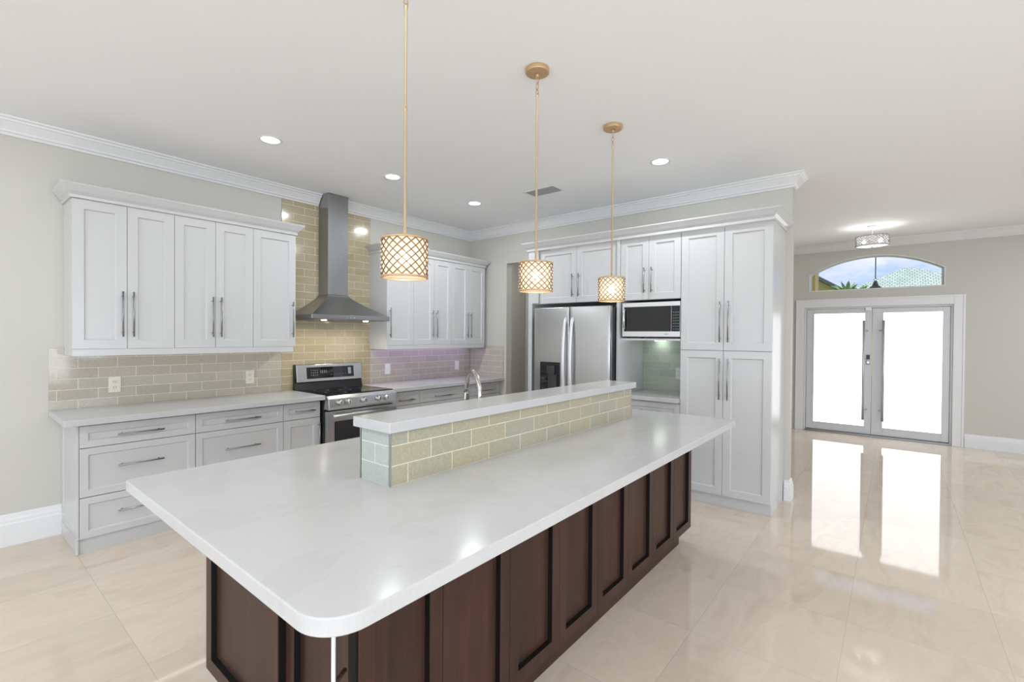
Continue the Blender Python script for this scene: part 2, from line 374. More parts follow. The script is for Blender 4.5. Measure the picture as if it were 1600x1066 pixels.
# foyer wall with door opening and arched window opening
OY0, OY1, OZ = -3.62, -5.385, 1.965
WY0, WY1, WB_, WS, WT = -3.678, -5.296, 2.222, 2.485, 2.735
def arch(y):
    c = (WY0+WY1)/2; a = (WY0-WY1)/2; sag = WT-WS; R = (a*a+sag*sag)/(2*sag)
    return WT-R+math.sqrt(max(R*R-(y-c)**2, 0))
mb = bx(4., 4.2, OY0, -2.2, 0, H).box(4., 4.2, -10.7, OY1, 0, H).box(4., 4.2, OY1, OY0, OZ, WB_)
mb.box(4., 4.2, WY0, OY0, WB_, H).box(4., 4.2, OY1, WY1, WB_, H)
NA = 28; ys = [WY0+(WY1-WY0)*i/NA for i in range(NA+1)]
for a, b in zip(ys, ys[1:]):
    mb.add([(4., a, arch(a)), (4., b, arch(b)), (4., b, H), (4., a, H), (4.2, a, arch(a)), (4.2, b, arch(b)), (4.2, b, H), (4.2, a, H)],
           [(0, 1, 2, 3), (4, 7, 6, 5), (0, 4, 5, 1), (3, 2, 6, 7)])
struct('wall_foyer', mb, m_wall, 'cream foyer wall around the white double doors and arched window', 'wall')
struct('wall_back', bx(-10.2, -10., -10.7, -10.35, 0, H).box(-10.2, -10., -.6, .2, 0, H).box(-10.2, -10., -10.35, -.6, 2.6, H), m_wall, 'cream wall with wide patio opening opposite the foyer', 'wall')
struct('wall_right', bx(-10., -9.7, -10.7, -10.5, 0, H).box(-2.1, 4.0, -10.7, -10.5, 0, H).box(-9.7, -2.1, -10.7, -10.5, 2.6, H), m_wall, 'cream wall with wide opening added for daylight opposite the range', 'wall')
struct('wall_hallway', bx(1.3, 1.4, -2.3, .2, 0, H).box(.11, 1.3, .1, .2, 0, H).box(.11, 4.0, -2.4, -2.3, 0, H), m_wall, 'cream hallway wall seen through the doorway beside the refrigerator', 'wall')

# room crown moulding, stepped cove profile
CR = [(0, -.115), (.012, -.115), (.018, -.100), (.030, -.094), (.034, -.082), (.060, -.046), (.068, -.034), (.076, -.032), (.080, -.018), (.094, -.014), (.097, 0), (0, 0)]
e = .001
struct('trim_1', MB().sweep([(-10, -e), (-2.319, -e)], CR, H-e), m_trim, 'white crown moulding above the long row of cabinets', 'crown moulding')
struct('trim_2', MB().sweep([(-2.081, -e), (-e, -e), (-e, -4.03-e), (.11+e, -4.03-e), (.11+e, -2.45)], CR, H-e), m_trim, 'white crown moulding turning the corner above refrigerator and pantry', 'crown moulding')
struct('trim_3', MB().sweep([(4-e, -2.45), (4-e, -10.5)], CR, H-e), m_trim, 'white crown moulding on the foyer wall', 'crown moulding')
BB = [(0, 0), (.018, 0), (.018, .125), (.013, .135), (.013, .150), (.008, .158), (.006, .180), (0, .185)]
BBL = [(a, h*1.19) for a, h in BB]
struct('baseboard_left', MB().sweep([(-10, -e), (-4.305, -e)], BBL, 0), m_trim, 'tall white baseboard beside the drawer cabinets', 'baseboard')
struct('baseboard_front', MB().sweep([(-e, -3.992), (-e, -4.03-e), (.11+e, -4.03-e), (.11+e, -2.45)], BB, 0), m_trim, 'white baseboard wrapping the wall end beside the pantry', 'baseboard')
struct('baseboard_foyer', MB().sweep([(4-e, -5.511), (4-e, -10.5)], BB, 0), m_trim, 'white baseboard beside the foyer double doors', 'baseboard')
struct('baseboard_hallway', MB().sweep([(1.3-e, .1), (1.3-e, -2.3)], BB, 0), m_trim, 'white baseboard in the hallway beyond the doorway', 'baseboard')
struct('trim_4', bx(1.27, 1.298, -.12, -.03, 0, 2.2).box(1.27, 1.298, -1.1, -1.01, 0, 2.2).box(1.27, 1.298, -1.1, -.03, 2.2, 2.29), m_trim, 'white door casing in the hallway', 'casing')

# ---------------------------------------------------------------- foyer door and arched window
struct('trim_5', bx(3.975, 4.0, OY0, -3.505, 0, 2.095).box(3.975, 4.0, -5.505, OY1, 0, 2.095).box(3.975, 4.0, OY1, OY0, OZ, 2.095)
       .box(3.968, 3.975, -3.53, -3.505, 0, 2.095).box(3.968, 3.975, -5.505, -5.48, 0, 2.095).box(3.968, 3.975, -5.48, -3.53, 2.07, 2.095), m_trim, 'wide white casing around the foyer double doors', 'casing', .003)
dr = thing('door_1', 'white double front door with frosted glass panels and long pull bars', 'door', (4.05, -4.49, 0)); dr['kind'] = 'structure'
part('frame', bx(4.001, 4.12, OY0-.001, -3.648, 0, OZ-.001).box(4.001, 4.12, -5.362, OY1+.001, 0, OZ-.001).box(4.001, 4.12, -5.362, -3.648, 1.94, OZ-.001), m_door, dr, .003)
part('threshold', bx(3.97, 4.12, -5.362, -3.648, 0, .028), m_nickel, dr, .004)
for (a, b, g0, g1, sgn) in ((-3.655, -4.490, -3.755, -4.405, 1), (-4.496, -5.357, -4.627, -5.277, -1)):
    lf = part('door_leaf', bx(4.02, 4.065, g0, a, .035, 1.933).box(4.02, 4.065, b, g1, .035, 1.933).box(4.02, 4.065, g1, g0, .035, .15).box(4.02, 4.065, g1, g0, 1.865, 1.933), m_door, dr, .003)
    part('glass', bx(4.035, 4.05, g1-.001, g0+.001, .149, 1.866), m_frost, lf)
    part('glazing_bead', bx(4.014, 4.02, g0, g0+.014, .136, 1.879).box(4.014, 4.02, g1-.014, g1, .136, 1.879).box(4.014, 4.02, g1, g0, .136, .15).box(4.014, 4.02, g1, g0, 1.865, 1.879), m_door, lf)
    yp = g1+.012 if sgn > 0 else g0-.004
    pb = MB().cyl((3.955, yp, .25), (3.955, yp, 1.75), .016, 16)
    ym = yp-.045 if sgn > 0 else yp+.045
    for z in (.41, 1.60): pb.tube([(4.02, ym, z), (3.985, ym, z), (3.955, yp, z)], .011, 12)
    part('pull_bar', pb, m_pull, lf)
    if sgn > 0:
        kp = part('keypad_lock', bx(4.0, 4.02, -4.475, -4.425, 1.085, 1.235), m_nickel, lf, .006)
        part('keypad_screen', bx(3.997, 4.0, -4.470, -4.430, 1.165, 1.23), m_black, kp, .001)
        part('thumb_turn', MB().cyl((4.0, -4.45, 1.12), (3.985, -4.45, 1.12), .013), m_chrome, kp)
part('strike_box', bx(3.995, 4.03, -4.485, -4.41, 1.90, 1.955), m_mwhite, dr, .003)
# window
wd = thing('window_1', 'arched transom window above the double doors', 'window', (4.1, -4.487, WB_)); wd['kind'] = 'structure'
def arch_in(y, d): return arch(y)-d
fr = MB()
def ring(x0, x1, d):
    """frame that follows the opening, d wide"""
    O = [(WY0, WB_)]+[(y, arch(y)) for y in ys]+[(WY1, WB_)]
    c = ((WY0+WY1)/2, 2.45)
    yi = [WY0-d+(WY1-WY0+2*d)*i/NA for i in range(NA+1)]
    I = [(WY0-d, WB_+d)]+[(y, arch(y)-d) for y in yi]+[(WY1+d, WB_+d)]
    n = len(O); V = [(x, p, q) for x in (x0, x1) for p, q in O+I]; F = []
    for i in range(n):
        j = (i+1) % n; m2 = 2*n
        F += [(i, j, n+j, n+i), (m2+i, m2+n+i, m2+n+j, m2+j), (n+i, n+j, m2+n+j, m2+n+i), (i, m2+i, m2+j, j)]
    return V, F
part('frame', MB().add(*ring(4.10, 4.17, .018)), m_trim, wd)
part('reveal_bead', MB().add(*ring(3.994, 4.012, .012)), m_trim, wd)
yo = [WY0-.01+(WY1-WY0+.02)*i/NA for i in range(NA+1)]
part('pane', MB().prism([(WY0-.01, WB_+.01)]+[(y, arch(y)-.01) for y in yo]+[(WY1+.01, WB_+.01)], lambda p, q, k: (4.13+.006*k, p, q)), m_pane, wd)

# ---------------------------------------------------------------- cabinet builders
def upper_unit(name, label, x0, x1, splits, handles, loc_y=-.32):
    """wall cabinet unit on the long wall; splits = inner door edges, handles = x of the pull of each door"""
    g = .0015; r = thing(name, label, 'cabinet', ((x0+x1)/2, -.16, 1.365), 'white wall cabinets on the range wall')
    part('body', bx(x0+.0005, x1-.0005, -.319, -.002, 1.365, 2.42), m_cab, r)
    ed = [x0]+splits+[x1]
    for a, b, hx in zip(ed, ed[1:], handles):
        T = faceY(a+g, -.32, 1.368); d = part('door', MB().shaker(T, b-a-2*g, 2.416-1.368), m_cab, r, .0012)
        part('handle', MB().pull(T, hx-a-g, .087, hx-a-g, .42, .05), m_nickel, d)
    return r
def front(root, kind, T, w, h, hb=None, st=.05):
    d = part(kind, MB().shaker(T, w, h, .02, st), m_cab, root, .0012)
    if hb: part('handle', MB().pull(T, *hb, .05), m_nickel, d)
    return d
CAB_CR = [(0, 0), (.010, .0), (.012, .018), (.006, .024), (.012, .030), (.026, .042), (.043, .064), (.057, .081), (.060, .087), (.060, .093), (0, .093)]

# long wall, run left of the hood
upper_unit('wall_cabinet', 'white two-door wall cabinet at the run end farthest from the hood', -4.292, -3.692, [-3.988], [-4.018, -3.955])
upper_unit('wall_cabinet', 'white two-door wall cabinet, middle one of the run between plain wall and hood', -3.692, -3.103, [-3.402], [-3.428, -3.366])
upper_unit('wall_cabinet', 'narrow white single-door wall cabinet touching the green tile beside the steel hood', -3.103, -2.722, [], [-2.757])
solo('cabinet_crown', MB().sweep([(-4.292, -.012), (-4.292, -.341), (-2.722, -.341), (-2.722, -.012)], CAB_CR, 2.421), m_cab, 'white crown moulding topping the five-door cabinet run before the hood', 'moulding')
LR = [(0, .048), (.0, .0), (-.018, .0), (-.018, .048)]
solo('light_rail', bx(-4.288, -2.742, -.338, -.316, 1.317, 1.3676).box(-4.288, -4.266, -.316, -.012, 1.317, 1.3676).box(-2.764, -2.742, -.316, -.012, 1.317, 1.3676), m_cab, 'white rail under the five-door cabinet run before the hood', 'moulding', bev=.003)
# run between hood and corner
upper_unit('wall_cabinet', 'white single-door wall cabinet whose plain side faces the steel hood', -1.688, -1.307, [], [-1.650])
upper_unit('wall_cabinet', 'white two-door wall cabinet in the middle between hood and room corner', -1.307, -.692, [-.987], [-1.018, -.955])
upper_unit('wall_cabinet', 'white two-door wall cabinet fitted into the room corner by the doorway', -.692, -.062, [-.382], [-.412, -.350])
solo('cabinet_crown', MB().sweep([(-1.688, -.012), (-1.688, -.341), (-.062, -.341), (-.062, -.012)], CAB_CR, 2.421), m_cab, 'white crown moulding topping the corner cabinets beyond the hood', 'moulding')
solo('light_rail', bx(-1.684, -.066, -.338, -.316, 1.317, 1.3676).box(-1.684, -1.662, -.316, -.012, 1.317, 1.3676).box(-.088, -.066, -.316, -.012, 1.317, 1.3676), m_cab, 'white rail under the corner cabinets beyond the hood', 'moulding', bev=.003)
# LED strips tucked behind the rails
solo('led_strip', bx(-1.64, -.12, -.14, -.12, 1.353, 1.3649), m_led, 'violet light strip glowing under the corner cabinets', 'light strip')
solo('led_strip', bx(-4.20, -2.80, -.14, -.12, 1.353, 1.3649), m_ledpale, 'dim pinkish light strip under the five-door cabinet run', 'light strip')

# base units, run left of the range
def kick_base(r, x0, x1, zt=.872, y=-.554):
    part('body', bx(x0+.0005, x1-.0005, y, -.002, .10, zt), m_cab, r)
    part('toe_kick', bx(x0+.0005, x1-.0005, -.553, -.02, 0, .0995), m_cab, r)
BG = 'white base cabinets on the range wall'
r = thing('base_cabinet', 'white three-drawer base cabinet at the free end of the counter, with panelled side', 'cabinet', (-3.95, -.3, 0), BG)
kick_base(r, -4.292, -3.620)
for z0, z1, hz_ in ((.712, .856, .781), (.380, .707, .566), (.103, .375, .250)):
    front(r, 'drawer', faceY(-4.290, -.555, z0), .668, z1-z0, (.196, hz_-z0, .462, hz_-z0), .045)
part('end_panel', MB().shaker(lambda u, v, d: (-4.2925-d, -.002-u, .10+v), .57, .772, .012, .06, .006), m_cab, r, .001)
part('base_trim', bx(-4.308, -4.293, -.570, -.02, 0, .099), m_cab, r, .003)
r = thing('base_cabinet', 'white three-drawer base cabinet in the middle of the run before the range', 'cabinet', (-3.28, -.3, 0), BG)
kick_base(r, -3.620, -2.945)
for z0, z1, hz_ in ((.712, .856, .781), (.380, .707, .552), (.103, .375, .250)):
    front(r, 'drawer', faceY(-3.618, -.555, z0), .671, z1-z0, (.198, hz_-z0, .470, hz_-z0), .045)
r = thing('base_cabinet', 'narrow white base cabinet with one drawer and one door beside the oven', 'cabinet', (-2.77, -.3, 0), BG)
kick_base(r, -2.945, -2.602)
front(r, 'drawer', faceY(-2.943, -.555, .712), .339, .144, (.098, .072, .280, .072), .045)
front(r, 'door', faceY(-2.943, -.555, .103), .339, .604, (.322, .27, .322, .565), .06)
solo('countertop', bx(-4.374, -2.597, -.658, -.002, .8735, .914), m_quartz, 'white quartz counter running from free end to range', 'countertop', bev=.003)
# run between range and corner
def mix_unit(label, x0, x1, h0, h1):
    r = thing('base_cabinet', label, 'cabinet', ((x0+x1)/2, -.3, 0), BG); kick_base(r, x0, x1)
    w = x1-x0-.004; T = faceY(x0+.002, -.555, .712)
    front(r, 'drawer', T, w, .144, (h0-x0, .054, h1-x0, .054), .04)
    if w > .5:
        front(r, 'door', faceY(x0+.002, -.555, .103), w/2-.001, .604, (w/2-.035, .25, w/2-.035, .55), .06)
        front(r, 'door', faceY(x0+.003+w/2, -.555, .103), w/2-.001, .604, (.035, .25, .035, .55), .06)
    else: front(r, 'door', faceY(x0+.002, -.555, .103), w, .604, (.04, .25, .04, .55), .06)
mix_unit('white base cabinet with short drawer directly beyond the range', -1.812, -1.405, -1.705, -1.500)
mix_unit('white base cabinet with long drawer, second beyond the range', -1.405, -.582, -1.195, -.910)
mix_unit('white base cabinet in the corner behind the tall faucet, beside the doorway', -.582, -.004, -.390, -.195)
solo('countertop', bx(-1.815, -.003, -.656, -.002, .8735, .914), m_quartz, 'white quartz counter between range and doorway corner', 'countertop', bev=.003)

# backsplash tile fields
solo('tile_backsplash', bx(-4.372, -2.702, -.010, -.001, .9145, 1.365), m_tileA, 'sage glass tile backsplash above the long counter before the range', 'backsplash')
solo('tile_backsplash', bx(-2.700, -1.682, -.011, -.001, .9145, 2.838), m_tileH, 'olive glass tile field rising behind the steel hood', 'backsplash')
solo('tile_backsplash', bx(-1.680, -.012, -.010, -.001, .9145, 1.365), m_tileA, 'glass tile backsplash tinted violet between range and corner', 'backsplash')
solo('tile_backsplash', bx(-.010, -.001, -.634, -.012, .9145, 1.345), m_tileB, 'short glass tile backsplash on the corner return beside the doorway', 'backsplash')

# ---------------------------------------------------------------- range hood
r = thing('range_hood', 'stainless steel chimney hood mounted above the range', 'range hood', (-2.2, -.01, 1.63))
hx0, hx1, hy = -2.640, -1.755, -.485; cx0, cx1, cyf = -2.315, -2.085, -.20
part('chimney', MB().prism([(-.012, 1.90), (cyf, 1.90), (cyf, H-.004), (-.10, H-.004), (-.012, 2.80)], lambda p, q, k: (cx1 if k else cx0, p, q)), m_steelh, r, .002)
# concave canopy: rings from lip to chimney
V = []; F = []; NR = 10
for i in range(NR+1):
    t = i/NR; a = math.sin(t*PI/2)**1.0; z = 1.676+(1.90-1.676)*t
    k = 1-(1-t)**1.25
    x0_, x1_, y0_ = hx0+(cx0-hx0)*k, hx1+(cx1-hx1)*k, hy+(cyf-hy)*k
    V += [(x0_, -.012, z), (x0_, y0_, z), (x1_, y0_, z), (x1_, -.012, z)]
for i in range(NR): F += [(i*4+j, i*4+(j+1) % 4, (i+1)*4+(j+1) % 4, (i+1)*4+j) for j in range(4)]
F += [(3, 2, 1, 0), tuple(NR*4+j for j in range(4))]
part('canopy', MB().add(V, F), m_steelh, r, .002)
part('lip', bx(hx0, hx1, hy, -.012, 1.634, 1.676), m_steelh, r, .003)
part('filter_panel', bx(hx0+.05, hx1-.05, hy+.05, -.05, 1.628, 1.634), m_nickel, r)
for x in (-2.47, -2.0):
    part('lamp', MB().lathe([(.0, .0), (.022, .002), (.028, .012)], (x, -.40, 1.618)), m_hoodlamp, r)
for x in (-2.27, -2.23, -2.19): part('button', MB().cyl((x, hy+.001, 1.655), (x, hy-.004, 1.655), .006, 12), m_chrome, r)
for x in (-2.47, -2.0):
    l = bpy.data.lights.new('hood_spot', 'SPOT'); l.energy = 8; l.color = (1, .92, .80); l.spot_size = math.radians(140); l.spot_blend = .6; l.shadow_soft_size = .03
    o = bpy.data.objects.new('hood_spot', l); COL.objects.link(o); o.location = (x, -.40, 1.612); o.rotation_euler = Vector((0, .35, -1)).to_track_quat('-Z', 'Y').to_euler()

# ---------------------------------------------------------------- range
r = thing('range_stove', 'stainless steel electric range with black glass cooktop', 'stove', (-2.21, -.33, 0))
rx0, rx1 = -2.590, -1.826
part('body', bx(rx0, rx1, -.62, -.03, .02, .900), m_black, r, .002)
part('cooktop', bx(rx0, rx1, -.64, -.075, .900, .914), m_blackglass, r, .003)
for (x, y, rad) in ((-2.40, -.50, .10), (-2.02, -.50, .085), (-2.40, -.22, .075), (-2.02, -.22, .10), (-2.21, -.36, .06)):
    part('burner_ring', MB().lathe([(rad, 0), (rad-.003, 0)], (x, y, .9145), 40), m_greytext, r)
bgd = part('backguard', MB().prism([(-.012, .90), (-.085, .90), (-.060, .985), (-.056, 1.168), (-.030, 1.172), (-.012, 1.172)], lambda p, q, k: (rx1 if k else rx0, p, q)), m_black, r, .002)
Tb = lambda u, v, d: (rx0+.008+u, -.0785+.020*v/.175-d, .993+v)
def slab(T, u0, u1, v0, v1, d0, d1):
    return MB().add([T(u, v, d) for d in (d0, d1) for u, v in ((u0, v0), (u1, v0), (u1, v1), (u0, v1))], [(0, 3, 2, 1), (4, 5, 6, 7), (0, 1, 5, 4), (1, 2, 6, 5), (2, 3, 7, 6), (3, 0, 4, 7)])
cp = part('control_panel', slab(Tb, 0, .748, 0, .176, -.004, .008), m_steel, r, .003)
ds = part('display', slab(Tb, .105, .645, .030, .148, .008, .010), m_blackglass, cp)
def marks(name, cells):
    for u0, u1, v0, v1 in cells: part(name, slab(Tb, u0, u1, v0, v1, .010, .0108), m_greytext, ds)
marks('touch_key', [(.150+i*.022, .159+i*.022, .062+j*.024, .071+j*.024) for i in range(4) for j in range(3)])
marks('dial_mark', [(.255+i*.02, .262+i*.02, .085, .115) for i in range(4)])
marks('label_mark', [(.37+i*.035, .382+i*.035, .062, .066) for i in range(6)])
marks('start_key', [(.575, .612, .062, .13)])
part('badge', MB().cyl(Tb(.045, .028, .008), Tb(.045, .028, .011), .011, 20), m_chrome, cp)
part('knob_panel', MB().prism([(-.64, .905), (-.665, .905), (-.705, .880), (-.712, .800), (-.700, .775), (-.62, .775)], lambda p, q, k: (rx1+.002 if k else rx0-.002, p, q)), m_steel, r, .006, 3)
for x in (-2.482, -2.391, -2.220, -2.053, -1.960):
    kb = part('knob', MB().tube([(x, -.705, .843), (x, -.712, .843), (x, -.726, .843), (x, -.746, .842), (x, -.748, .842)], [.030, .030, .023, .022, .018], 24), m_chrome, r)
    part('knob_grip', bx(x-.004, x+.004, -.754, -.746, .824, .860), m_chrome, kb, .002)
od = part('oven_door', bx(rx0+.006, rx1-.006, -.675, -.622, .20, .760), m_steel, r, .005)
part('window', bx(rx0+.075, rx1-.075, -.678, -.674, .30, .662), m_blackglass, od, .004)
part('handle', MB().cyl((rx0+.03, -.728, .722), (rx1-.03, -.728, .722), .015, 16).box(rx0+.04, rx0+.075, -.728, -.672, .710, .734).box(rx1-.075, rx1-.04, -.728, -.672, .710, .734), m_steel, od)
part('vent_slot', bx(rx0+.02, rx1-.02, -.66, -.622, .761, .774), m_black, r)
part('storage_drawer', bx(rx0+.006, rx1-.006, -.67, -.622, .04, .195), m_steel, r, .005)

# ---------------------------------------------------------------- outlets on the tile
def outlet(label, x, z, sw=False):
    r = thing('light_switch' if sw else 'wall_outlet', label, 'switch' if sw else 'outlet', (x, -.011, z))
    part('plate', bx(-.0385, .0385, -.006, 0, -.062, .062), m_whiteplate if sw else m_plate, r, .003, local=True)
    if sw: part('rocker', bx(-.016, .016, -.010, -.006, -.033, .033), m_whiteplate, r, .002, local=True)
    else:
        for s in (-1, 1):
            f = part('socket', bx(-.017, .017, -.009, -.006, s*.022-.015, s*.022+.015), m_plate, r, .004, local=True)
            part('slot', bx(-.0085, -.0055, -.0095, -.009, s*.022-.004, s*.022+.008).box(.0055, .0085, -.0095, -.009, s*.022-.004, s*.022+.007).box(-.002, .002, -.0095, -.009, s*.022-.011, s*.022-.007), m_slot, f, local=True)
    return r
outlet('almond duplex outlet on the tile above the three wide drawers near the free counter end', -4.000, 1.078)
outlet('almond duplex outlet on the tile nearer the range', -3.001, 1.074)
outlet('white rocker switch on violet-lit tile just beyond the range', -1.437, 1.073, True)
outlet('white rocker switch on violet-lit tile near the room corner', -.278, 1.068, True)

# ---------------------------------------------------------------- refrigerator wall
TX = -.555; TF = -.575
def front_x(root, kind, y0, y1, z0, z1, hb=None, st=.062):
    T = faceX(TX, y0-.0015, z0); d = part(kind, MB().shaker(T, (y0-y1)-.003, z1-z0, .02, st), m_cab, root, .0012)
    if hb: part('handle', MB().pull(T, y0-.0015-hb[0], hb[1]-z0, y0-.0015-hb[2], hb[3]-z0, .05), m_nickel, d)
    return d
TG = 'white tall cabinetry around the refrigerator'
solo('fridge_side_panel', bx(-.600, -.002, -1.560, -1.505, 0, 2.438).box(-.600, -.575, -1.640, -1.560, 1.85, 2.438), m_cab, 'tall white panel standing between doorway and refrigerator', 'panel', TG, .0015)
r = thing('over_fridge_cabinet', 'white two-door cabinet directly above the refrigerator', 'cabinet', (-.3, -2.12, 1.84), TG)
part('body', bx(TX+.001, -.002, -2.604, -1.562, 1.842, 2.438), m_cab, r)
front_x(r, 'door', -1.642, -2.125, 1.844, 2.436, (-2.084, 1.905, -2.084, 2.147)); front_x(r, 'door', -2.125, -2.604, 1.844, 2.436, (-2.161, 1.905, -2.161, 2.147))
solo('niche_side_panel', bx(-.598, -.002, -2.632, -2.606, 0, 2.438), m_cab, 'white panel between refrigerator and microwave niche', 'panel', TG, .0015)
r = thing('microwave_cabinet', 'white two-door cabinet above the microwave', 'cabinet', (-.3, -2.93, 1.836), TG)
part('body', bx(TX+.001, -.002, -3.235, -2.634, 1.838, 2.438), m_cab, r)
front_x(r, 'door', -2.634, -2.926, 1.840, 2.436, (-2.888, 1.905, -2.888, 2.145)); front_x(r, 'door', -2.926, -3.235, 1.840, 2.436, (-2.961, 1.905, -2.961, 2.145))
solo('microwave_shelf', bx(-.570, -.013, -3.234, -2.634, 1.445, 1.466), m_cab, 'white shelf carrying the microwave above the tiled niche', 'shelf', bev=.0015)
solo('tile_backsplash', bx(-.011, -.001, -3.234, -2.634, .9145, 1.838), m_tileN, 'pale green glass tile at the back of the microwave niche', 'backsplash')
solo('led_strip', bx(-.10, -.05, -2.90, -2.80, 1.4365, 1.4445), m_ledwhite, 'small white light bar under the microwave shelf', 'light strip')
solo('countertop', bx(-.622, -.002, -3.234, -2.634, .8735, .914), m_quartz, 'small white quartz counter in the niche under the microwave', 'countertop', bev=.003)
r = thing('base_cabinet', 'white base cabinet under the microwave niche counter', 'cabinet', (-.3, -2.93, 0), TG)
part('body', bx(TX+.001, -.002, -3.235, -2.634, .10, .872), m_cab, r); part('toe_kick', bx(-.54, -.02, -3.235, -2.634, 0, .0995), m_cab, r)
front_x(r, 'drawer', -2.634, -3.235, .695, .862, (-2.826, .778, -3.068, .778), .05)
front_x(r, 'door', -2.634, -2.934, .103, .690, (-2.90, .37, -2.90, .66)); front_x(r, 'door', -2.934, -3.235, .103, .690, (-2.965, .37, -2.965, .66))
# pantry
r = thing('pantry_cabinet', 'tall white four-door pantry cabinet at the wall end', 'cabinet', (-.3, -3.61, 0), TG)
part('body', bx(TX+.001, -.002, -3.986, -3.237, .10, 2.438), m_cab, r, .001)
part('toe_kick', bx(-.545, -.002, -3.986, -3.237, 0, .0995), m_cab, r)
for a, b, h in ((-3.237, -3.609, -3.582), (-3.609, -3.986, -3.650)):
    front_x(r, 'door', a, b, 1.367, 2.436, (h, 1.438, h, 1.793)); front_x(r, 'door', a, b, .103, 1.362, (h, .94, h, 1.296))
solo('cabinet_crown', MB().sweep([(-.012, -1.503), (-.602, -1.503), (-.602, -3.988), (-.012, -3.988)], CAB_CR, 2.4395), m_cab, 'white crown moulding topping the refrigerator and pantry cabinets', 'moulding')

# microwave
r = thing('microwave_oven', 'steel microwave with black glass door on the niche shelf', 'microwave', (-.3, -2.94, 1.467))
my0, my1 = -2.658, -3.232
part('body', bx(-.545, -.12, my1, my0, 1.472, 1.800), m_black, r, .002)
fr_ = part('front_panel', bx(-.578, -.546, my1, my0, 1.482, 1.812), m_mwhite, r, .003)
part('door_glass', bx(-.581, -.577, -3.150, my0-.020, 1.533, 1.772), m_blackglass, fr_, .002)
kp = part('control_panel', bx(-.581, -.577, my1+.001, -3.153, 1.533, 1.772), m_blackglass, fr_, .002)
kk = MB()
for i in range(4):
    for j in range(7): kk.box(-.5818, -.581, -3.168-i*.016-.008, -3.168-i*.016, 1.55+j*.026, 1.558+j*.026)
part('keypad_print', kk, mat('teal_print', (.10, .22, .19), .5), kp)
part('door_handle', MB().tube([(-.580, my0-.035, 1.555), (-.606, my0-.034, 1.575), (-.616, my0-.033, 1.655), (-.606, my0-.034, 1.735), (-.580, my0-.035, 1.755)], .010, 12), m_chrome, fr_)
part('brand_mark', bx(-.5787, -.578, -3.125, -3.085, 1.503, 1.510), m_greytext, fr_)
for y in (my0-.03, my1+.03):
    for x in (-.50, -.16): part('foot', bx(x-.012, x+.012, y-.012, y+.012, 1.4665, 1.4725), m_black, r)
# niche outlet
r = thing('wall_outlet', 'white duplex outlet on the green tile inside the microwave niche', 'outlet', (-.012, -3.03, 1.10))
part('plate', bx(-.006, 0, -.0385, .0385, -.062, .062), m_whiteplate, r, .003, local=True)
for s in (-1, 1):
    f = part('socket', bx(-.009, -.006, -.017, .017, s*.022-.015, s*.022+.015), m_whiteplate, r, .004, local=True)
    part('slot', bx(-.0095, -.009, -.0085, -.0055, s*.022-.004, s*.022+.008).box(-.0095, -.009, .0055, .0085, s*.022-.004, s*.022+.007), m_slot, f, local=True)

# refrigerator
r = thing('refrigerator', 'stainless steel french-door refrigerator with water dispenser', 'refrigerator', (-.36, -2.14, 0))
fy0, fy1, fm = -1.680, -2.598, -2.139
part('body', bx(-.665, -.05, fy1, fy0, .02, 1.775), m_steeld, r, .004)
def fdoor(y0, y1, z0, z1, n=14):
    """slightly bowed door"""
    mb = MB(); P = []
    for i in range(n+1):
        t = i/n; y = y0+(y1-y0)*t; gl = (y-fy0)/(fy1-fy0); P.append((-.718-.014*(1-(2*gl-1)**2), y))
    poly = [(-.668, y0)]+P+[(-.668, y1)]
    return mb.prism(poly, lambda p, q, k: (p, q, z1 if k else z0))
dl = part('door', fdoor(fy0, fm+.0045, .72, 1.785), m_steel, r, .004); d2 = part('door', fdoor(fm-.0045, fy1, .72, 1.785), m_steel, r, .004)
for o in (dl, d2):
    for p in o.data.polygons: p.use_smooth = True
dw = part('freezer_drawer', fdoor(fy0, fy1, .06, .705), m_steel, r, .004)
def bow(yh, z0, z1, ex=.062):
    pts = []
    for i in range(17):
        t = i/16; s = math.sin(PI*t)**.55; pts.append((-.728-ex*s, yh, z0+(z1-z0)*t))
    return MB().tube(pts, .018, 14, ry=.012, up=(0, 1, 0))
part('handle', bow(-2.095, .79, 1.675), m_mwhite, dl); part('handle', bow(-2.180, .79, 1.675), m_mwhite, d2)
part('handle', MB().tube([(-.735, -1.80, .655), (-.775, -1.82, .655), (-.785, -2.139, .655), (-.775, -2.46, .655), (-.735, -2.48, .655)], .013, 12), m_mwhite, dw)
dp = part('dispenser', bx(-.7345, -.72, -2.030, -1.770, .88, 1.205), m_blackglass, dl, .004)
part('nozzle', bx(-.748, -.734, -1.965, -1.865, 1.075, 1.165).box(-.742, -.734, -1.985, -1.88, .90, 1.075), m_steeld, dp, .01)
part('emblem', bx(-.7275, -.7262, -1.775, -1.742, 1.727, 1.741), m_greytext, dl)

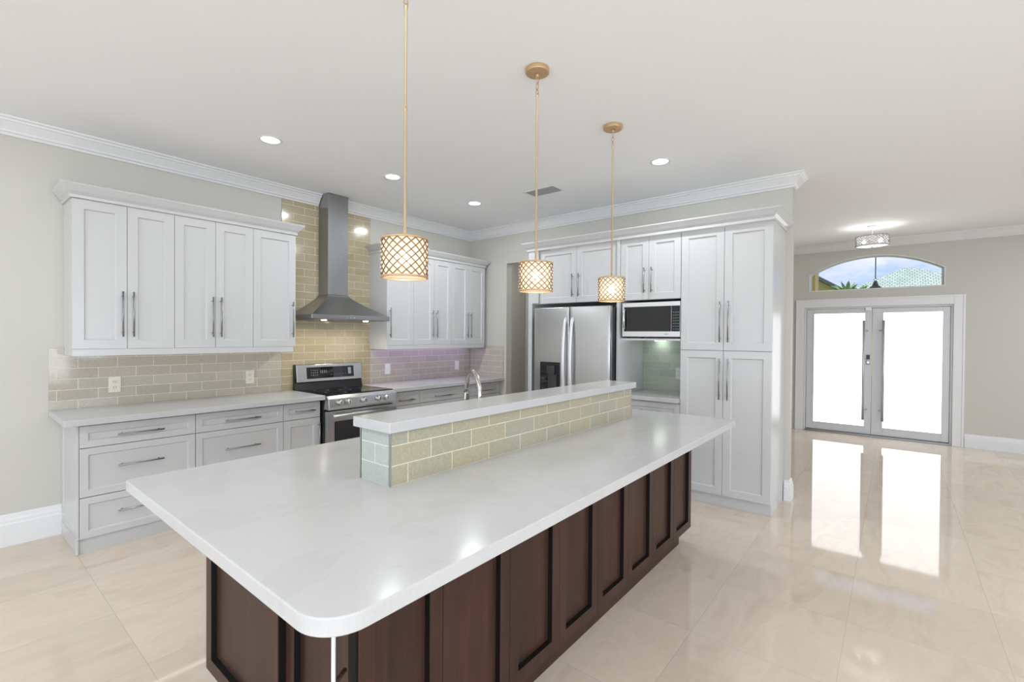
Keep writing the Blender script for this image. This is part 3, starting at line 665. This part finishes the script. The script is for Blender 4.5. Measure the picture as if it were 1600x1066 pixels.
# ---------------------------------------------------------------- island
bxl, bxr, byf, byb = -4.200, -1.455, -3.636, -2.590
r = thing('island_cabinet', 'dark espresso wood island base with a row of framed panels', 'island', ((bxl+bxr)/2, (byf+byb)/2, 0))
part('body', bx(bxl+.05, bxr-.0, byf+.026, byb, .11, .872), m_wood, r)
part('toe_kick', bx(bxl+.07, bxr-.085, byf+.055, byb-.05, 0, .1095), m_wood, r)
fb = [-4.171]+[-3.859+(bxr+3.859)*k/7 for k in range(8)]
for a, b in zip(fb, fb[1:]):
    part('panel', MB().shaker(faceY(a+.001, byf+.024, .112), b-a-.002, .758, .024, .055, .021, .003), m_wood, r, .0012, m2=m_glaze_shade)
part('end_panel', MB().shaker(faceX(bxl+.024, -2.592, .112), .632, .758, .024, .055, .021, .003), m_wood, r, .0012, m2=m_glaze_shade)
part('end_panel', MB().shaker(faceX(bxl+.049, -3.227, .112), .371, .758, .024, .055, .021, .003), m_wood, r, .0012, m2=m_glaze_shade)
part('shade_strip', bx(bxl+.004, bxl+.049, -3.2265, -3.2245, .115, .868), m_glaze_shade, r)  # black strips standing in for the shade beside the set-back corner panel
part('shade_strip', bx(bxl+.022, bxl+.028, -3.634, -3.599, .115, .868), m_glaze_shade, r)
# outline of the top, rounded corners
def rrect(x0, x1, y0, y1, rad, n=10):
    P = []
    for (cx_, cy_, a0, rr) in ((x1, y1, 0, rad[0]), (x0, y1, 90, rad[1]), (x0, y0, 180, rad[2]), (x1, y0, 270, rad[3])):
        sx_ = -1 if cx_ == x1 else 1; sy_ = -1 if cy_ == y1 else 1
        for k in range(n+1):
            a = math.radians(a0+90*k/n); P.append((cx_+sx_*rr+rr*math.cos(a), cy_+sy_*rr+rr*math.sin(a)))
    return P
top = MB().prism(rrect(-4.436, -1.419, -3.925, -2.464, (.02, .02, .10, .03), 12), lambda p, q, k: (p, q, .914 if k else .8735))
solo('island_countertop', top, m_quartz, 'large white quartz island top with one rounded corner', 'countertop', bev=.004, segs=3)
# raised bar
wx0, wx1, wyf, wyb = -3.834, -1.774, -3.318, -3.126
r = thing('bar_wall', 'low tiled wall rising from the island under the bar ledge', 'bar', (-2.8, -3.22, .914))
part('core', bx(wx0+.008, wx1-.008, wyf+.008, wyb-.008, .9145, 1.1175), m_trim, r)
part('long_tile_face', bx(wx0+.004, wx1-.004, wyf, wyf+.008, .9145, 1.1175), m_tileI, r)
part('long_tile_face', bx(wx0+.004, wx1-.004, wyb-.008, wyb, .9145, 1.1175), m_tileI, r)
part('end_tile_face', bx(wx0, wx0+.008, wyf+.008, wyb-.008, .9145, 1.1175), m_tileE, r)
part('end_tile_face', bx(wx1-.008, wx1, wyf+.008, wyb-.008, .9145, 1.1175), m_tileI, r)
for x, sx_ in ((wx0, 1), (wx1, -1)):
    for y, sy_ in ((wyf, 1), (wyb, -1)):
        part('edge_trim', bx(x-.0015*sx_, x+.005*sx_, y-.0015*sy_, y+.005*sy_, .9145, 1.1175), m_pull, r)
solo('bar_ledge', bx(-3.853, -1.748, -3.341, -3.103, 1.118, 1.158), m_quartz, 'narrow raised white quartz ledge on the tiled bar wall', 'countertop', bev=.003)
# support post at the free corner
r = thing('support_post', 'slim white metal post under the rounded island corner', 'post', (-4.272, -3.684, 0))
part('post', MB().cyl((-4.272, -3.684, .004), (-4.272, -3.684, .8733), .0055, 14), m_mwhite, r)
part('foot', MB().cyl((-4.272, -3.684, 0), (-4.272, -3.684, .004), .018, 16), m_chrome, r)
part('bracket', MB().tube([(-4.272, -3.684, .60), (-4.222, -3.655, .60)], .006, 10), m_wood, r)

# faucet
fx, fyy = -3.040, -3.030
r = thing('faucet', 'tall arched steel kitchen faucet behind the bar ledge', 'faucet', (fx, fyy, .914))
hx_, hyy = -2.945, -2.835
path = [(fx, fyy, .95)]
for i in range(4): path.append((fx, fyy, .98+.05*i))
Rr = math.hypot(hx_-fx, hyy-fyy)/2; ux, uy = (hx_-fx)/(2*Rr), (hyy-fyy)/(2*Rr)
for i in range(1, 15):
    a = PI-PI*i/14*.98; path.append((fx+ux*(Rr+Rr*math.cos(a)), fyy+uy*(Rr+Rr*math.cos(a)), 1.152+1.16*Rr*math.sin(a)))
part('neck', MB().tube(path, .0135, 16), m_faucet, r)
part('base', MB().lathe([(.0, 0), (.028, 0), (.028, .008), (.022, .014), (.020, .05), (.014, .056), (0, .056)], (fx, fyy, .9142), 24), m_faucet, r)
p_ = path[-1]
sh = part('spray_head', MB().tube([(p_[0], p_[1], p_[2]+.002), (p_[0]+.001, p_[1]+.001, p_[2]-.012), (p_[0]+.002, p_[1]+.003, p_[2]-.045), (p_[0]+.003, p_[1]+.005, p_[2]-.075)], [.0145, .016, .019, .020], 18), m_faucet, r)
part('joint_ring', MB().tube([(p_[0], p_[1], p_[2]-.001), (p_[0]+.0005, p_[1]+.0005, p_[2]-.006)], .0165, 18), m_black, sh)
part('lever', MB().tube([(fx+.018, fyy, .955), (fx+.05, fyy-.002, .965), (fx+.085, fyy-.004, .985)], [.008, .007, .005], 12), m_faucet, r)

# ---------------------------------------------------------------- lattice-shade lamps
def lattice(R, h, nrot, rows, wr, seg=2):
    """two families of wires winding round a drum: diamonds"""
    mb = MB(); n = rows*seg
    for k in range(nrot):
        for s in (1, -1):
            mb.tube([(R*math.cos(2*PI*k/nrot+s*PI*i/(nrot*seg)), R*math.sin(2*PI*k/nrot+s*PI*i/(nrot*seg)), h*i/n) for i in range(n+1)], wr, 5)
    return mb
def beads(R, h, nrot, rows, br):
    mb = MB(); ph = h/rows
    O = [(0, 0, 1), (1, 0, 0), (0, 1, 0), (-1, 0, 0), (0, -1, 0), (0, 0, -1)]
    Fo = [(0, 1, 2), (0, 2, 3), (0, 3, 4), (0, 4, 1), (5, 2, 1), (5, 3, 2), (5, 4, 3), (5, 1, 4)]
    for j in range(1, rows):
        for k in range(nrot):
            a = 2*PI*(k+(.5 if j % 2 == 0 else 0))/nrot
            c = Vector((R*math.cos(a), R*math.sin(a), ph*j))
            mb.add([c+Vector(o)*br for o in O], Fo)
    return mb
def pendant(loc, zt, zb, label, tilt):
    """ceiling canopy at the thing's origin; everything hangs below it"""
    r = thing('pendant_lamp', label, 'pendant lamp', loc, 'lattice drum pendants over the island')
    dt, db = zt-loc[2], zb-loc[2]; R = .0915
    cpy = part('canopy', MB().lathe([(0, 0), (.066, 0), (.066, -.022), (.062, -.026), (0, -.026)], n=40), m_gold, r, .002, local=True)
    part('hook', MB().lathe([(.0, -.026), (.012, -.026), (.010, -.042), (.006, -.046), (0, -.046)], n=16), m_gold, cpy, local=True)
    def link(z, ax, rx_=.011, rz=.021):
        pts = [((rx_*math.cos(a), 0, z+rz*math.sin(a)) if ax else (0, rx_*math.cos(a), z+rz*math.sin(a))) for a in [2*PI*i/16 for i in range(17)]]
        return MB().tube(pts, .0024, 6, caps=False)
    part('chain_link', link(-.062, 1), m_gold, r, local=True); part('chain_link', link(-.096, 0, .008, .020), m_gold, r, local=True); part('chain_link', link(-.128, 1, .010, .018), m_gold, r, local=True)
    rod = MB().lathe([(0, -.138), (.008, -.138), (.009, -.150), (.0062, -.152), (.0062, dt), (0, dt)], n=14)
    rd = part('rod', rod, m_rod, r, local=True)
    part('rod_coupling', MB().lathe([(.0062, -.55), (.0075, -.552), (.0075, -.566), (.0062, -.568)], n=14), m_gold, rd, local=True)
    sh = part('shade_liner', MB().lathe([(R-.006, dt-.004), (R-.006, db+.004)], n=48), m_liner, r, local=True)
    lt = lattice(R, zt-zb-.008, 16, 9, .0027); lt.v = [(x, y, z+db+.004) for x, y, z in lt.v]
    part('lattice', lt, m_goldw, r, local=True)
    b = beads(R, zt-zb-.008, 16, 9, .0075); b.v = [(x, y, z+db+.004) for x, y, z in b.v]
    o = part('crystal_beading', b, m_bead, r, local=True); o['kind'] = 'stuff'
    for z in (dt, db):
        part('rim', MB().lathe([(R-.004, z-.004), (R+.003, z-.004), (R+.003, z+.004), (R-.004, z+.004), (R-.004, z-.004)], n=48), m_gold, r, local=True)
    sp = MB()
    for k in range(3):
        a = 2*PI*k/3+.3; sp.tube([(0, 0, dt-.002), ((R-.003)*math.cos(a), (R-.003)*math.sin(a), dt-.002)], .0025, 6)
    part('shade_spider', sp, m_gold, r, local=True)
    part('bulb_socket', MB().lathe([(0, dt), (.016, dt-.004), (.016, dt-.045), (0, dt-.045)], n=18), m_gold, r, local=True)
    part('bulb', MB().lathe([(.008, dt-.045), (.018, dt-.062), (.024, dt-.082), (.018, dt-.100), (.0, dt-.106)], n=18), m_bulb, r, local=True)
    r.rotation_euler = tilt
    return r
Z0 = H-.0005
pendant((-3.690, -3.215, Z0), 1.868, 1.715, 'gold lattice drum pendant hanging closest to the rounded island corner', (0, 0, 0))
pendant((-2.790, -3.215, Z0), 1.884, 1.730, 'gold lattice drum pendant in the middle of three over the island', (0, 0, 0))
pendant((-1.892, -3.215, Z0), 1.890, 1.732, 'gold lattice drum pendant closest to the microwave and pantry', (0, 0, 0))

# foyer drum light
fl = thing('drum_ceiling_light', 'white lattice drum ceiling light in front of the arched window', 'ceiling light', (2.88, -4.515, Z0))
R = .178; t0, t1 = -.140, -.262
part('canopy', MB().lathe([(0, 0), (.058, 0), (.055, -.018), (0, -.022)], n=32), m_whiteplate, fl, local=True)
part('stem', MB().lathe([(.007, -.02), (.007, t0)], n=12), m_whiteplate, fl, local=True)
part('shade_liner', MB().lathe([(R-.006, t0-.002), (R-.006, t1+.002)], n=56), m_linerw, fl, local=True)
lt = lattice(R, t0-t1, 26, 7, .0032); lt.v = [(x, y, z+t1) for x, y, z in lt.v]; part('lattice', lt, m_nickel, fl, local=True)
for z in (t0, t1): part('rim', MB().lathe([(R-.004, z-.004), (R+.003, z-.004), (R+.003, z+.004), (R-.004, z+.004), (R-.004, z-.004)], n=56), m_silver, fl, local=True)
part('diffuser', MB().lathe([(0, t1-.004), (R-.006, t1+.003)], n=56), m_linerw, fl, local=True)
part('finial', MB().lathe([(0, t1-.028), (.008, t1-.022), (.010, t1-.012), (.005, t1-.004)], n=16), m_silver, fl, local=True)
for k in (0, 1):
    y = .085*(1 if k else -1); part('bulb', MB().lathe([(0, -.16), (.02, -.17), (.026, -.195), (.018, -.22), (0, -.228)], (.02, y, 0), 16), m_bulbw, fl, local=True)
sp = MB()
for k in range(3):
    a = 2*PI*k/3; sp.tube([(0, 0, t0), ((R-.003)*math.cos(a), (R-.003)*math.sin(a), t0)], .003, 6)
part('shade_spider', sp, m_silver, fl, local=True)

# recessed downlights
def downlight(x, y, label, p):
    r = thing('recessed_downlight', label, 'downlight', (x, y, Z0), 'recessed downlights in the kitchen ceiling')
    part('trim_ring', MB().lathe([(.086, 0), (.084, -.004), (.070, -.006), (.062, -.003), (.062, 0)], n=40), m_trim, r, local=True)
    part('lens', MB().lathe([(.0, -.002), (.062, -.002)], n=40), m_can, r, local=True)
    can_and_fill_light(x, y, p)
downlight(-3.282, -1.075, 'round recessed downlight above the five-door cabinet run', 3)
downlight(-2.196, -1.120, 'round recessed downlight in front of the steel hood', 11)
downlight(-1.090, -1.115, 'round recessed downlight near the room corner above the corner cabinets', 15)
downlight(-1.040, -3.217, 'round recessed downlight in front of the pantry, beyond the third pendant', 11)
hl = bpy.data.lights.new('hallway_fill', 'AREA'); hl.shape = 'DISK'; hl.size = .2; hl.energy = 10  # unseen lamp added to brighten the hallway
ho = bpy.data.objects.new('hallway_fill', hl); COL.objects.link(ho); ho.location = (.7, -.9, H-.02)
# ceiling vent
r = thing('ceiling_vent', 'small louvred air vent set in the ceiling behind the middle pendant rod', 'vent', (-.99, -1.98, Z0))
part('frame', bx(-.105, .105, -.190, -.168, -.008, 0).box(-.105, .105, .168, .190, -.008, 0).box(-.105, -.083, -.168, .168, -.008, 0).box(.083, .105, -.168, .168, -.008, 0), m_trim, r, .002, local=True)
part('backing', bx(-.083, .083, -.168, .168, -.0015, 0), m_shadow, r, local=True)
for i in range(8):
    x = -.072+i*.0205
    part('louver', MB().add([(x, -.167, -.002), (x+.012, -.167, -.009), (x+.012, .167, -.009), (x, .167, -.002), (x+.0015, -.167, -.001), (x+.0135, -.167, -.008), (x+.0135, .167, -.008), (x+.0015, .167, -.001)],
         [(0, 1, 2, 3), (7, 6, 5, 4), (0, 4, 5, 1), (1, 5, 6, 2), (2, 6, 7, 3), (3, 7, 4, 0)]), mat('vent_grey', (.34, .34, .35), .5) if i == 0 else bpy.data.materials['vent_grey'], r, local=True)

# ---------------------------------------------------------------- outside the arched window
tag(bx(4.25, 60, -40, 40, -.3, -.05).build('ground_outside', m_grass), 'green lawn outside the front door', 'lawn', None, 'structure')
r = thing('porch_wall', 'golden stucco porch side with pale post outside the arched window', 'porch', (5.0, -3.4, -.05))
part('wall', bx(4.3, 5.42, -3.598, -3.40, -.05, 3.2), m_ochre, r)
part('post', bx(5.425, 5.48, -3.650, -3.598, -.05, 3.2), m_cream, r)
solo('porch_column', bx(5.40, 5.60, -5.60, -5.345, -.05, 3.3), m_tan, 'tan porch column at the far edge of the arched window', 'column')
solo('porch_roof', bx(4.25, 6.0, -6.5, -3.2, 3.3, 3.4), m_cream, 'cream porch roof over the front door', 'porch roof')
r = thing('porch_lantern', 'dark iron lantern hanging by a rod outside the arched window', 'lantern', (5.5, -4.483, 3.3))
part('rod', MB().cyl((5.5, -4.483, 2.52), (5.5, -4.483, 3.299), .008, 10), m_iron, r)
part('ring', MB().tube([(5.5, -4.483+.02*math.cos(a), 2.505+.02*math.sin(a)) for a in [2*PI*i/12 for i in range(13)]], .004, 6), m_iron, r)
part('cap', MB().lathe([(.006, 2.49), (.03, 2.475), (.025, 2.45), (.045, 2.43), (.04, 2.415), (.09, 2.37), (.125, 2.345), (.125, 2.335), (0, 2.335)], (5.5, -4.483, 0), 24), m_iron, r)
part('lantern_cage', MB().lathe([(.11, 2.335), (.09, 2.05), (.03, 2.03)], (5.5, -4.483, 0), 6, False), m_blackglass, r)
r = thing('neighbor_house', 'neighbouring house with pale green tile roof seen through the arched window', 'house', (22, -5.5, -.05))
part('wall', bx(19.2, 24.4, -8.7, -2.3, -.05, 2.74), m_ochre2, r)
V = [(18.5, -1.7, 2.75), (18.5, -9.3, 2.75), (25, -9.3, 2.75), (25, -1.7, 2.75), (21.5, -5.0, 4.53), (21.5, -5.34, 4.53)]
part('roof', MB().add(V, [(0, 1, 5, 4), (1, 2, 5), (2, 3, 4, 5), (3, 0, 4), (0, 3, 2, 1)]), m_roof, r)
r = thing('garden_building', 'golden house with dark sloping eave beside the porch post', 'house', (13.2, -2.8, -.05))
part('wall', MB().prism([(-3.42, -.05), (-3.42, 2.93), (-2.2, 3.72), (-2.2, -.05)], lambda p, q, k: (12.7+1*k, p, q)), m_ochre2, r)
part('eave', MB().prism([(-3.48, 2.905), (-3.48, 3.02), (-2.2, 3.87), (-2.2, 3.735)], lambda p, q, k: (12.4+1.5*k, p, q)), m_darkroof, r)
def palm(loc, h, nb, ln, label, lean=0.):
    r = thing('garden_palm', label, 'palm', loc, 'palms in the front garden')
    part('trunk', MB().tube([(0, 0, 0), (.02, .01, h*.5), (0, 0, h)], [.09, .075, .06], 10), m_tan, r, local=True)
    lf = MB()
    for k in range(nb):
        a = 2*PI*k/nb+random.uniform(-.2, .2); el = random.uniform(.55, 1.35); w = .045; P = []
        for i in range(7):
            t = i/6; rr = ln*t*math.cos(el); z = h+ln*t*math.sin(el)-.30*ln*t*t
            P.append((rr*math.cos(a), rr*math.sin(a), z, w*math.sin(PI*min(t*.9+.1, 1))+.003))
        nx, ny = -math.sin(a), math.cos(a)
        V = [(x+s*wd_*nx, y+s*wd_*ny, z+(.02 if s == 0 else 0)) for x, y, z, wd_ in P for s in (-1, 0, 1)]
        lf.add(V, [(i*3+j, i*3+j+1, i*3+j+4, i*3+j+3) for i in range(6) for j in (0, 1)])
    part('fronds', lf, m_leaf, r, local=True)
palm((9.5, -3.82, -.05), 2.58, 15, .55, 'green palm crown showing nearest the golden stucco porch')
palm((11.2, -4.01, -.05), 2.72, 11, .42, 'green palm crown between golden house and lantern')
palm((9.5, -4.82, -.05), 2.46, 9, .36, 'small palm crown just beyond the lantern')
palm((11.0, -5.17, -.05), 2.62, 9, .30, 'smallest palm crown, beyond the lantern toward the tan porch column')
